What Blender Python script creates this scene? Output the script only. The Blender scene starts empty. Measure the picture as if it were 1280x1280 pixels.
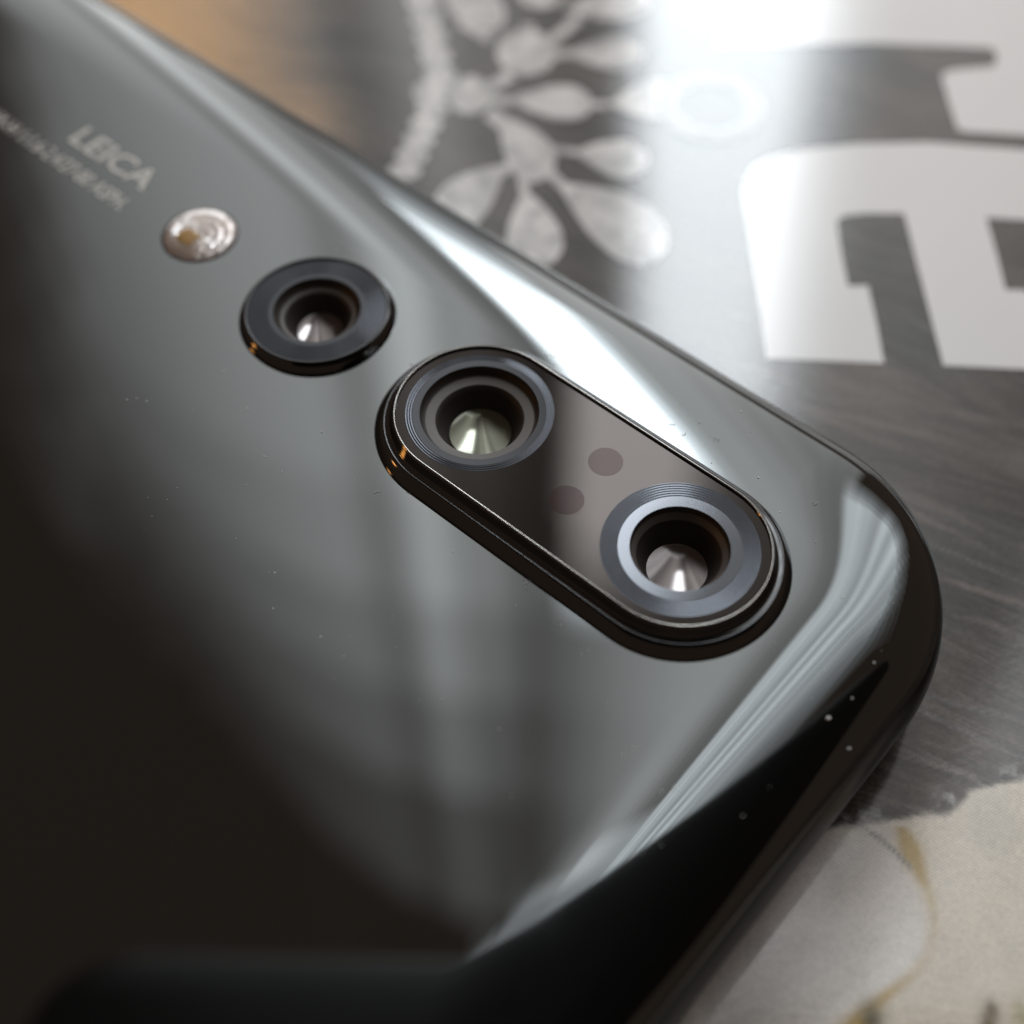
import bpy, bmesh, math, random
import numpy as np
from mathutils import Vector, Matrix
from mathutils.geometry import tessellate_polygon

S = bpy.context.scene
COL = S.collection
MM = 0.001
PAGE_T = 3.0                      # magazine thickness, mm
ZB = 7.8 + PAGE_T                 # height of the flat phone back above the table, mm

# ------------------------------------------------------------------ camera
cam_d = bpy.data.cameras.new("camera")
cam = bpy.data.objects.new("camera", cam_d)
COL.objects.link(cam)
S.camera = cam
FW = Vector((0.0, 0.57396417, -0.81888042))
RT = Vector((0.99968971, -0.02039799, -0.01429722))
UP = Vector((0.02490961, 0.81862632, 0.57378607))
CAM_POS = Vector((-7.2635, -32.6808, 50.7819 + ZB))
cam.matrix_world = Matrix.Translation(CAM_POS * MM) @ Matrix((
    (RT.x, UP.x, -FW.x, 0), (RT.y, UP.y, -FW.y, 0), (RT.z, UP.z, -FW.z, 0), (0, 0, 0, 1)))
cam_d.lens = 48.096
cam_d.sensor_width = 36.0
cam_d.clip_start = 0.001
cam_d.clip_end = 50.0
cam_d.dof.use_dof = True
cam_d.dof.focus_distance = 0.0622
cam_d.dof.aperture_fstop = 20.5

# ------------------------------------------------------------------ dim room and window light
W = bpy.data.worlds.new("World")
S.world = W
W.use_nodes = True
W.node_tree.nodes["Background"].inputs[0].default_value = (1.0, 0.70, 0.52, 1)
W.node_tree.nodes["Background"].inputs[1].default_value = 0.052
S.view_settings.view_transform = 'Standard'
S.view_settings.look = 'None'
S.view_settings.exposure = 0.85
S.cycles.use_adaptive_sampling = False
S.view_settings.gamma = 1.0

def window_lamp(paz, d, a0, a1, e0, e1, rad, col):
    """vertical pane on the wall that faces azimuth paz at distance d (m); a, e in degrees"""
    t0, t1 = math.tan(math.radians(a0 - paz)), math.tan(math.radians(a1 - paz))
    am = math.radians(0.5 * (a0 + a1) - paz)
    z0 = d / math.cos(am) * math.tan(math.radians(e0))
    z1 = d / math.cos(am) * math.tan(math.radians(e1))
    p = math.radians(paz)
    fwd = Vector((math.sin(p), math.cos(p), 0)); rgt = Vector((math.cos(p), -math.sin(p), 0))
    c = fwd * d + rgt * (d * 0.5 * (t0 + t1)) + Vector((0, 0, 0.5 * (z0 + z1) + ZB * MM))
    L = bpy.data.lights.new("window_light", 'AREA')
    L.shape = 'RECTANGLE'
    L.size = d * (t1 - t0); L.size_y = z1 - z0
    L.energy = rad * 4.0 * L.size * L.size_y
    L.color = col
    o = bpy.data.objects.new("window_light", L)
    COL.objects.link(o)
    o.rotation_euler = Matrix(((-rgt.x, 0, fwd.x), (-rgt.y, 0, fwd.y), (0, 1, 0))).to_euler()   # shines into the room
    o.location = c
    return o

DAY = (0.90, 0.96, 1.0)
SHEER = (0.98, 1.0, 0.995)
# front wall: folded sheer curtain left of the gap, bright gap of open window, curtain right of it
def lerp(v, tab):
    for (x0, y0), (x1, y1) in zip(tab[:-1], tab[1:]):
        if v <= x1: return y0 + (y1 - y0) * max(0.0, (v - x0)) / (x1 - x0)
    return tab[-1][1]
FOLD = ((-31, .06), (-28.5, .11), (-26, .19), (-23.5, .30), (-21, .42), (-18.5, .54), (-16, .64), (-13, .72), (-11.5, .58), (-10.3, .38), (-9, .66), (-7.6, 1.15),
        (-6.2, 1.45), (-5, .74), (-4.1, .50), (-3, 1.0), (-1.8, .62), (0, .44), (2, .27), (4, .40), (7, .52), (12, .72), (16, .85), (20, .82), (24, .62), (28, .42), (32, .34), (36, .3))
TOP = ((-31, 52), (-28, 57), (-25, 61.5), (-21, 66), (-15, 69), (-8, 70.5), (-3, 71), (30, 72))
GAP0, GAP1 = 4.2, 12.2
edges = [-31, -29, -27, -25.4, -24, -22.6, -21.2, -19.8, -18.4, -17, -15.4, -13.8, -12.2, -11, -9.8, -8.6, -7.4, -6.2, -5.2, -4.2, -3.2, -2.2, -1, .6, 2.2, 3.4, GAP0, 6.8, 9.4, GAP1, 13.8, 15.6, 18, 21, 24, 27, 30, 33, 36]
for a0, a1 in zip(edges[:-1], edges[1:]):
    am = 0.5 * (a0 + a1); L0 = lerp(am, FOLD); top = lerp(am, TOP)
    keep = lerp(am, ((-31, .0), (0, .0), (8, .6), (14, .85), (36, .9)))       # the right part stays bright to the top
    gap = GAP0 - .01 < am < GAP1 + .01
    soft = 2.6 if 3.4 < am < GAP0 else 3.6 if GAP1 < am < 13.8 else 1.5 if 13.8 < am < 15.6 else 0
    hs = [59.5 if gap else 4, max(top - 17, 59.5) if gap else top - 17, max(top - 12, 59.5) if gap else top - 12, top - 8, top - 4, top + 1]
    if soft:
        window_lamp(0, 0.9, a0, a1, 24, 55, soft, DAY); window_lamp(0, 0.9, a0, a1, 4, 24, L0, SHEER); hs[0] = 55
    if am < -20.5:                                                             # the curtain's left hem slants
        hs[0] = lerp(am, ((-31, 53), (-28, 49.5), (-25, 43), (-23.4, 36), (-22, 26), (-20.5, 10)))
        for q, f in ((0, .7), (1, .45), (2, .25), (3, .1)):
            window_lamp(0, 0.9, a0, a1, max(hs[0] - 3 * (q + 1), 2), max(hs[0] - 3 * q, 2.5), L0 * f, SHEER)
        hs[1:4] = [max(h, hs[0]) for h in hs[1:4]]
    for e0, e1, f in zip(hs[:-1], hs[1:], (1.0, .82, .58, .36, .16)):
        if e1 - e0 > .3:
            window_lamp(0, 0.9, a0, a1, e0, e1, L0 * (f + (1 - f) * keep), SHEER)
for e0, e1, rad in ((2, 10, .3), (10, 15, .5), (15, 20, .8), (20, 25, 1.6), (25, 31, 3.4), (31, 56, 7.0), (56, 57.5, 4.6), (57.5, 58.7, 2.4), (58.7, 60, 1.1)):
    window_lamp(0, 0.9, GAP0, GAP1, e0, e1, rad, DAY)
# right wall: a second, nearer window, net curtain in loose folds in front of it
ra = random.Random(12)
W2 = ((34, .8), (36, 1.5), (39, 1.9), (41, 1.3), (44, 1.0), (45.5, 1.7), (46.5, 2.1), (48, 1.0), (50, 1.9), (51.5, 2.2), (53, 1.0), (56, 1.5), (58, .9), (61, 1.2), (64, .8), (68, .55), (72, .35), (77, .2))
BOT = ((34, 35), (40, 30), (48, 26), (54, 32), (60, 43), (66, 51), (72, 55), (77, 58))
HEAD = ((34, 74), (56, 73.5), (66, 71), (77, 63))
a = 34.0
while a < 76.5:
    w = ra.choice((.8, 1.2, 1.6)); gap_ = ra.choice((0, 0, 0, .15))
    am = a + w / 2; b0 = lerp(am, BOT); L0 = lerp(am, W2) * ra.uniform(.75, .88)
    window_lamp(55, 0.45, a, a + w, b0, lerp(am, HEAD), L0, DAY)
    for q, f in ((0, .62), (1, .36), (2, .2), (3, .1)):
        window_lamp(55, 0.45, a, a + w, b0 - 3.5 * (q + 1), b0 - 3.5 * q, L0 * f, DAY)
    a += w + gap_
for a0, a1, e0, e1, rad in ((14, 34, 70.5, 75, .6), (0, 14, 72, 75, .5), (-6, 0, 73, 75.2, .35)):
    window_lamp(20, 0.45, a0, a1, e0, e1, rad, DAY)
# a small warm lamp low on the left, seen as an orange glint on the bump walls
window_lamp(-86, 1.0, -89, -84, 10, 17, 7.0, (1.0, 0.42, 0.10))

# ------------------------------------------------------------------ helpers
def nm(name):
    m = bpy.data.materials.new(name)
    m.use_nodes = True
    return m, m.node_tree, m.node_tree.nodes["Principled BSDF"]

def pbr(name, col, rough=0.4, metal=0.0, ior=1.5, **kw):
    m, nt, b = nm(name)
    b.inputs["Base Color"].default_value = (*col, 1)
    b.inputs["Roughness"].default_value = rough
    b.inputs["Metallic"].default_value = metal
    b.inputs["IOR"].default_value = ior
    for k, v in kw.items():
        b.inputs[k.replace("_", " ")].default_value = v
    return m

def link(name, bm, mat, parent=None, loc=(0, 0, 0), smooth=True):
    """bm is in millimetres"""
    me = bpy.data.meshes.new(name)
    bmesh.ops.scale(bm, vec=(MM, MM, MM), verts=bm.verts)
    bm.to_mesh(me); bm.free()
    if smooth:
        me.polygons.foreach_set("use_smooth", [True] * len(me.polygons))
    me.materials.append(mat)
    o = bpy.data.objects.new(name, me)
    COL.objects.link(o)
    o.location = Vector(loc) * MM
    if parent: o.parent = parent
    return o

def empty(name, label, cat, loc, rz=0.0):
    o = bpy.data.objects.new(name, None)
    o.empty_display_size = 0.01
    COL.objects.link(o)
    o.location = Vector(loc) * MM
    o.rotation_euler = (0, 0, rz)
    o["label"] = label; o["category"] = cat
    return o

def loft(bm, rings, closed=True, cap0=False, cap1=False):
    """rings: lists of (x,y,z), same length"""
    vs = [[bm.verts.new(p) for p in r] for r in rings]
    n = len(vs[0])
    for a, b in zip(vs[:-1], vs[1:]):
        for i in range(n if closed else n - 1):
            j = (i + 1) % n
            bm.faces.new((a[i], a[j], b[j], b[i]))
    if cap0: bm.faces.new(list(reversed(vs[0])))
    if cap1: bm.faces.new(vs[-1])
    return vs

def fix(bm):
    bmesh.ops.recalc_face_normals(bm, faces=bm.faces[:])
    return bm

def circle(r, z, n=96):
    return [(r * math.cos(2 * math.pi * k / n), r * math.sin(2 * math.pi * k / n), z) for k in range(n)]

def lathe(prof, n=96, cap0=False, cap1=False):
    bm = bmesh.new()
    loft(bm, [circle(r, z, n) for r, z in prof], True, cap0, cap1)
    return bm

def stadium(r, z, length, n=48, m=10):
    """outline of radius r round the segment (-length,0)-(0,0)"""
    p = [(r * math.cos(a), r * math.sin(a), z) for a in [-math.pi / 2 + math.pi * k / n for k in range(n + 1)]]
    p += [(-length * k / m, r, z) for k in range(1, m)]
    p += [(-length + r * math.cos(a), r * math.sin(a), z) for a in [math.pi / 2 + math.pi * k / n for k in range(n + 1)]]
    p += [(-length + length * k / m, -r, z) for k in range(1, m)]
    return p

def fill(bm, loops, z):
    """flat sheet facing up inside loops[0], holes cut by the other loops"""
    ls = [[Vector((p[0], p[1], 0)) for p in l] for l in loops]
    vs = [bm.verts.new((p.x, p.y, z)) for l in ls for p in l]
    for tri in tessellate_polygon(ls):
        f = bm.faces.new([vs[i] for i in tri])
        f.normal_update()
        if f.normal.z < 0: f.normal_flip()
    return bm

def poly_sheet(pts, z):
    return fill(bmesh.new(), [pts], z)

def smooth_closed(pts, k=4):
    """Catmull-Rom through a closed outline"""
    out = []; n = len(pts)
    for i in range(n):
        p0, p1, p2, p3 = (np.array(pts[(i + j) % n], float) for j in (-1, 0, 1, 2))
        for q in range(k):
            t = q / k
            out.append(tuple(0.5 * ((2 * p1) + (p2 - p0) * t + (2 * p0 - 5 * p1 + 4 * p2 - p3) * t * t + (3 * p1 - p0 - 3 * p2 + p3) * t ** 3)))
    return out

# ------------------------------------------------------------------ artwork outlines on the magazine page (mm)
LETTER_LOW = [(7.46,18.67),(7.58,24.83),(7.63,30.86),(7.68,32.15),(7.99,33.52),(8.57,34.6),(9.53,35.36),(11.91,36.1),(15.42,36.38),(19.96,36.19),(25.77,35.07),(30.99,34.0),(33.21,33.09),(33.86,31.58),(33.59,29.03),(32.49,22.55),(31.03,15.84),(25.98,16.37),(26.29,19.21),(26.82,22.6),(25.74,22.67),(26.04,25.72),(26.22,28.36),(24.3,28.77),(22.12,29.14),(22.05,25.99),(21.92,23.11),(23.09,22.97),(22.99,20.03),(22.63,16.87),(17.2,17.55),(17.23,23.55),(17.27,29.83),(14.91,29.99),(13.83,29.93),(13.36,29.75),(13.1,29.34),(12.96,26.6),(12.92,23.96),(14.08,23.95),(14.07,20.9),(13.96,17.92)]
LETTER_UP = [(8.14,58.09),(7.89,52.29),(7.67,47.04),(13.31,46.75),(18.27,46.51),(25.97,45.35),(26.18,44.81),(26.08,44.13),(25.7,43.4),(23.29,43.26),(22.41,43.08),(22.1,42.6),(22.04,39.97),(22.06,37.27),(22.61,37.0),(26.09,36.42),(31.88,35.45),(35.71,34.85),(37.05,41.07),(39.54,55.21)]
CREAM = [(-1.07,-17.89),(2.42,-13.49),(5.33,-9.99),(6.19,-9.46),(7.25,-9.12),(8.12,-9.27),(8.68,-9.14),(9.77,-9.03),(10.86,-8.96),(11.95,-8.85),(12.74,-8.5),(13.23,-7.9),(13.93,-7.65),(14.76,-7.49),(15.87,-7.38),(21.1,-6.77),(16.73,-22.4),(-3.97,-21.8)]
OCHRE = [(9.98,-9.45),(10.15,-10.43),(10.38,-11.47),(10.59,-12.73),(10.52,-13.95),(10.02,-15.13),(9.19,-15.94),(8.06,-16.66),(6.93,-17.44),(5.95,-18.43)]
CREASE = [(8.22,-9.31),(8.91,-9.86),(9.5,-10.55),(10.0,-11.23)]
SKIN = [(-24.94,63.2),(-23.37,55.01),(-21.83,47.52),(-19.07,38.57)]
MARKS = [(12.21,-17.42),(11.94,-18.05),(7.23,-17.64),(13.41,-17.65)]
STONES = [[(-11.93,56.33),(-11.99,55.89),(-12.19,55.51),(-12.49,55.24),(-12.87,55.12),(-13.28,55.16),(-13.66,55.35),(-13.98,55.67),(-14.19,56.08),(-14.27,56.54),(-14.21,56.99),(-14.02,57.37),(-13.71,57.64),(-13.33,57.77),(-12.92,57.73),(-12.53,57.54),(-12.21,57.21),(-12.0,56.79)],[(-11.58,54.02),(-11.64,53.59),(-11.84,53.22),(-12.14,52.96),(-12.51,52.84),(-12.91,52.88),(-13.29,53.06),(-13.6,53.37),(-13.81,53.78),(-13.89,54.22),(-13.83,54.66),(-13.64,55.03),(-13.33,55.3),(-12.96,55.42),(-12.55,55.38),(-12.17,55.19),(-11.86,54.88),(-11.65,54.47)],[(-11.23,51.77),(-11.3,51.35),(-11.49,50.99),(-11.79,50.74),(-12.16,50.63),(-12.55,50.66),(-12.92,50.84),(-13.23,51.14),(-13.44,51.53),(-13.51,51.97),(-13.45,52.39),(-13.26,52.76),(-12.96,53.01),(-12.59,53.13),(-12.19,53.1),(-11.82,52.91),(-11.51,52.61),(-11.31,52.21)],[(-10.9,49.58),(-10.96,49.17),(-11.16,48.82),(-11.45,48.58),(-11.81,48.47),(-12.2,48.5),(-12.57,48.67),(-12.87,48.97),(-13.07,49.35),(-13.15,49.77),(-13.09,50.19),(-12.9,50.54),(-12.61,50.79),(-12.24,50.91),(-11.84,50.87),(-11.47,50.7),(-11.17,50.39),(-10.97,50.01)],[(-10.57,47.45),(-10.64,47.05),(-10.83,46.71),(-11.12,46.47),(-11.48,46.36),(-11.86,46.39),(-12.22,46.56),(-12.52,46.85),(-12.72,47.22),(-12.8,47.63),(-12.74,48.04),(-12.55,48.38),(-12.26,48.63),(-11.89,48.74),(-11.5,48.71),(-11.14,48.53),(-10.84,48.24),(-10.64,47.86)],[(-10.26,45.37),(-10.32,44.98),(-10.51,44.65),(-10.8,44.42),(-11.15,44.31),(-11.53,44.34),(-11.89,44.5),(-12.18,44.78),(-12.38,45.15),(-12.45,45.55),(-12.39,45.94),(-12.2,46.28),(-11.91,46.52),(-11.56,46.63),(-11.17,46.6),(-10.81,46.43),(-10.52,46.14),(-10.33,45.77)],[(-10.73,41.88),(-10.79,41.57),(-10.97,41.32),(-11.26,41.14),(-11.6,41.06),(-11.97,41.09),(-12.33,41.22),(-12.61,41.44),(-12.8,41.73),(-12.88,42.04),(-12.82,42.35),(-12.63,42.61),(-12.35,42.79),(-12.0,42.87),(-11.63,42.84),(-11.27,42.71),(-10.98,42.48),(-10.8,42.19)],[(-11.18,40.32),(-11.24,40.03),(-11.43,39.77),(-11.7,39.6),(-12.05,39.52),(-12.42,39.55),(-12.76,39.68),(-13.05,39.9),(-13.24,40.18),(-13.31,40.49),(-13.25,40.79),(-13.07,41.04),(-12.79,41.22),(-12.45,41.3),(-12.07,41.27),(-11.72,41.14),(-11.44,40.92),(-11.25,40.63)],[(-11.63,38.8),(-11.69,38.51),(-11.87,38.26),(-12.14,38.09),(-12.48,38.01),(-12.85,38.04),(-13.19,38.17),(-13.48,38.38),(-13.66,38.66),(-13.74,38.96),(-13.68,39.25),(-13.5,39.5),(-13.23,39.68),(-12.88,39.76),(-12.51,39.73),(-12.17,39.6),(-11.88,39.38),(-11.7,39.1)],[(-12.07,37.31),(-12.12,37.02),(-12.3,36.78),(-12.57,36.61),(-12.91,36.53),(-13.27,36.56),(-13.61,36.68),(-13.89,36.89),(-14.08,37.16),(-14.15,37.46),(-14.1,37.75),(-13.92,38.0),(-13.65,38.17),(-13.31,38.24),(-12.95,38.22),(-12.6,38.09),(-12.32,37.88),(-12.13,37.6)],[(-12.5,35.84),(-12.55,35.56),(-12.73,35.32),(-13.0,35.15),(-13.33,35.08),(-13.69,35.11),(-14.03,35.23),(-14.31,35.43),(-14.49,35.7),(-14.56,35.99),(-14.51,36.27),(-14.34,36.51),(-14.07,36.68),(-13.73,36.76),(-13.37,36.73),(-13.03,36.61),(-12.75,36.4),(-12.56,36.13)],[(-11.01,43.56),(-11.07,43.14),(-11.26,42.78),(-11.54,42.52),(-11.89,42.4),(-12.26,42.43),(-12.62,42.6),(-12.91,42.91),(-13.1,43.3),(-13.18,43.73),(-13.12,44.16),(-12.94,44.53),(-12.66,44.79),(-12.3,44.92),(-11.92,44.89),(-11.56,44.7),(-11.27,44.4),(-11.08,44.0)],[(-7.77,43.06),(-7.87,42.38),(-8.14,41.81),(-8.54,41.4),(-9.03,41.2),(-9.54,41.24),(-10.03,41.51),(-10.43,41.98),(-10.7,42.6),(-10.79,43.29),(-10.7,43.98),(-10.44,44.57),(-10.04,44.99),(-9.54,45.2),(-9.01,45.15),(-8.51,44.87),(-8.11,44.38),(-7.85,43.75)],[(-6.98,50.77),(-7.4,50.25),(-8.0,50.08),(-8.71,50.27),(-9.44,50.81),(-10.12,51.64),(-10.66,52.66),(-10.99,53.76),(-11.08,54.81),(-10.89,55.66),(-10.47,56.22),(-9.85,56.41),(-9.11,56.2),(-8.36,55.62),(-7.67,54.75),(-7.14,53.7),(-6.84,52.6),(-6.78,51.59)],[(-2.33,54.51),(-2.47,53.74),(-2.82,53.09),(-3.32,52.62),(-3.92,52.41),(-4.55,52.46),(-5.14,52.78),(-5.61,53.33),(-5.91,54.04),(-6.01,54.84),(-5.88,55.62),(-5.54,56.29),(-5.03,56.77),(-4.41,57.0),(-3.77,56.94),(-3.17,56.61),(-2.7,56.04),(-2.41,55.31)],[(-3.36,47.24),(-3.51,46.42),(-3.89,45.72),(-4.45,45.22),(-5.11,44.99),(-5.81,45.05),(-6.46,45.39),(-6.99,45.97),(-7.33,46.73),(-7.44,47.58),(-7.3,48.42),(-6.93,49.14),(-6.37,49.66),(-5.69,49.9),(-4.97,49.84),(-4.31,49.49),(-3.78,48.88),(-3.45,48.1)],[(-2.89,52.1),(-2.75,52.03),(-2.36,51.81),(-1.75,51.49),(-0.97,51.13),(-0.09,50.82),(0.83,50.65),(1.71,50.67),(2.48,50.92),(3.09,51.38),(3.47,52.01),(3.61,52.72),(3.49,53.41),(3.11,53.98),(2.5,54.34),(1.71,54.45),(0.81,54.3),(-0.12,53.94),(-1.01,53.45),(-1.78,52.93),(-2.38,52.48),(-2.76,52.19)],[(-2.76,47.11),(-2.65,47.02),(-2.35,46.76),(-1.86,46.36),(-1.24,45.9),(-0.54,45.47),(0.2,45.17),(0.92,45.05),(1.57,45.16),(2.09,45.5),(2.44,46.03),(2.6,46.67),(2.54,47.33),(2.26,47.92),(1.79,48.35),(1.15,48.58),(0.41,48.58),(-0.37,48.39),(-1.13,48.07),(-1.8,47.71),(-2.32,47.39),(-2.65,47.18)],[(-6.7,42.55),(-6.6,42.46),(-6.28,42.15),(-5.79,41.7),(-5.16,41.17),(-4.44,40.66),(-3.68,40.28),(-2.94,40.09),(-2.28,40.14),(-1.74,40.43),(-1.36,40.94),(-1.19,41.57),(-1.24,42.26),(-1.51,42.88),(-1.99,43.37),(-2.64,43.67),(-3.4,43.74),(-4.21,43.63),(-5.0,43.38),(-5.7,43.08),(-6.24,42.8),(-6.59,42.61)],[(-0.12,41.54),(-0.03,41.46),(0.25,41.22),(0.69,40.85),(1.26,40.43),(1.9,40.06),(2.56,39.84),(3.2,39.82),(3.76,40.05),(4.21,40.51),(4.51,41.16),(4.62,41.9),(4.54,42.64),(4.28,43.26),(3.84,43.67),(3.27,43.82),(2.61,43.71),(1.92,43.37),(1.27,42.89),(0.69,42.37),(0.25,41.93),(-0.03,41.64)],[(-7.37,40.96),(-7.37,40.77),(-7.36,40.2),(-7.33,39.33),(-7.26,38.26),(-7.12,37.12),(-6.87,36.06),(-6.52,35.18),(-6.06,34.57),(-5.52,34.28),(-4.96,34.32),(-4.45,34.66),(-4.05,35.25),(-3.82,36.01),(-3.8,36.87),(-4.02,37.74),(-4.45,38.56),(-5.05,39.28),(-5.71,39.88),(-6.37,40.35),(-6.9,40.68),(-7.25,40.89)],[(-2.67,36.96),(-2.59,36.85),(-2.34,36.53),(-1.95,36.05),(-1.44,35.48),(-0.85,34.93),(-0.22,34.5),(0.4,34.27),(0.99,34.27),(1.49,34.53),(1.85,35.0),(2.06,35.63),(2.07,36.31),(1.89,36.95),(1.51,37.47),(0.97,37.8),(0.31,37.93),(-0.41,37.86),(-1.12,37.67),(-1.75,37.41),(-2.25,37.17),(-2.57,37.01)],[(-7.03,36.05),(-7.17,36.03),(-7.56,35.97),(-8.17,35.86),(-8.92,35.66),(-9.72,35.34),(-10.46,34.87),(-11.06,34.22),(-11.45,33.44),(-11.6,32.59),(-11.5,31.73),(-11.19,30.99),(-10.72,30.45),(-10.16,30.19),(-9.56,30.27),(-8.97,30.69),(-8.45,31.41),(-8.0,32.36),(-7.64,33.43),(-7.38,34.45),(-7.19,35.31),(-7.08,35.86)],[(-5.91,33.71),(-5.97,33.54),(-6.16,33.05),(-6.43,32.29),(-6.73,31.34),(-6.98,30.28),(-7.1,29.23),(-7.03,28.27),(-6.77,27.48),(-6.32,26.93),(-5.74,26.65),(-5.1,26.65),(-4.49,26.93),(-4.0,27.45),(-3.69,28.17),(-3.62,29.03),(-3.77,29.97),(-4.12,30.92),(-4.59,31.82),(-5.09,32.6),(-5.53,33.2),(-5.82,33.58)],[(-3.82,34.15),(-3.73,33.91),(-3.5,33.19),(-3.14,32.09),(-2.64,30.76),(-2.02,29.39),(-1.29,28.16),(-0.49,27.2),(0.34,26.63),(1.15,26.49),(1.87,26.76),(2.43,27.39),(2.75,28.3),(2.77,29.36),(2.47,30.45),(1.85,31.47),(0.97,32.33),(-0.09,33.0),(-1.21,33.48),(-2.25,33.8),(-3.09,34.0),(-3.63,34.11)],[(10.09,39.94),(9.67,38.8),(8.89,37.9),(7.85,37.34),(6.67,37.17),(5.49,37.42),(4.43,38.06),(3.62,39.02),(3.16,40.2),(3.12,41.45),(3.5,42.63),(4.28,43.58),(5.35,44.19),(6.58,44.37),(7.81,44.1),(8.9,43.41),(9.69,42.39),(10.1,41.19)]]
STEMS = [[(-6.63,45.76),(-6.24,44.71),(-8.0,43.16),(-8.39,44.19)],[(-3.39,48.25),(-3.77,49.12),(-1.71,51.5),(-1.33,50.61)],[(-3.64,46.65),(-3.64,47.53),(-2.42,47.52),(-2.44,46.64)],[(-8.44,42.28),(-8.4,43.1),(-6.47,42.79),(-6.52,41.96)],[(-1.47,41.24),(-1.43,41.89),(-0.11,41.79),(-0.15,41.14)],[(-4.04,37.06),(-3.96,37.67),(-2.43,37.25),(-2.51,36.64)],[(-6.33,35.01),(-5.73,35.12),(-5.57,33.47),(-6.17,33.35)],[(-4.7,35.09),(-4.27,35.73),(-3.11,33.99),(-3.55,33.36)],[(-6.78,36.33),(-6.47,35.71),(-7.93,34.16),(-8.24,34.77)],[(-5.65,50.67),(-4.75,50.59),(-4.79,49.32),(-5.68,49.4)],[(-8.41,40.79),(-7.81,41.91),(-6.46,40.17),(-7.06,39.08)],[(-11.67,46.1),(-10.39,45.46),(-10.81,42.95),(-12.07,43.57)],[(-10.2,50.97),(-9.78,52.03),(-7.71,49.74),(-8.13,48.71)]]
PAGE_TILT = -1.8
SENSORS = [(-5.4, 1.54, 0.8), (-5.38, -1.26, 0.8)]
DUST = [(-17.23, -5.12, 0.05), (9.18, -1.78, 0.11), (9.19, 1.68, 0.05), (9.4, -0.31, 0.04), (0.01, 6.09, 0.05), (-4.03, 6.98, 0.05), (3.99, 4.83, 0.04), (10.5, -2.03, 0.05), (-11.41, 4.89, 0.05), (-23.57, -5.62, 0.04), (1.86, 5.14, 0.03), (-16.9, 0.75, 0.05)]
SINGLE_V = 0.0

# ------------------------------------------------------------------ materials
def mat_table():
    m, nt, b = nm("table_wood")
    tc = nt.nodes.new("ShaderNodeTexCoord"); mp = nt.nodes.new("ShaderNodeMapping")
    mp.inputs["Scale"].default_value = (60, 4, 4)
    nz = nt.nodes.new("ShaderNodeTexNoise"); nz.inputs["Scale"].default_value = 6; nz.inputs["Detail"].default_value = 8
    cr = nt.nodes.new("ShaderNodeValToRGB")
    cr.color_ramp.elements[0].color = (0.12, 0.06, 0.03, 1); cr.color_ramp.elements[1].color = (0.25, 0.14, 0.07, 1)
    nt.links.new(tc.outputs["Object"], mp.inputs[0]); nt.links.new(mp.outputs[0], nz.inputs[0])
    nt.links.new(nz.outputs[0], cr.inputs[0]); nt.links.new(cr.outputs[0], b.inputs["Base Color"])
    b.inputs["Roughness"].default_value = 0.4
    return m

def add_paper_gloss(nt, b, tc):
    """fine unevenness of coated paper"""
    n1 = nt.nodes.new("ShaderNodeTexNoise"); n1.inputs["Scale"].default_value = 2600; n1.inputs["Detail"].default_value = 5
    mp = nt.nodes.new("ShaderNodeMapping"); mp.inputs["Scale"].default_value = (0.45, 1.0, 1.0)
    bp = nt.nodes.new("ShaderNodeBump"); bp.inputs["Strength"].default_value = 0.5; bp.inputs["Distance"].default_value = 0.000006
    nt.links.new(tc.outputs["Object"], mp.inputs[0]); nt.links.new(mp.outputs[0], n1.inputs[0])
    nt.links.new(n1.outputs[0], bp.inputs["Height"]); nt.links.new(bp.outputs[0], b.inputs["Normal"])
    b.inputs["Roughness"].default_value = 0.085
    b.inputs["IOR"].default_value = 1.5

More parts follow.
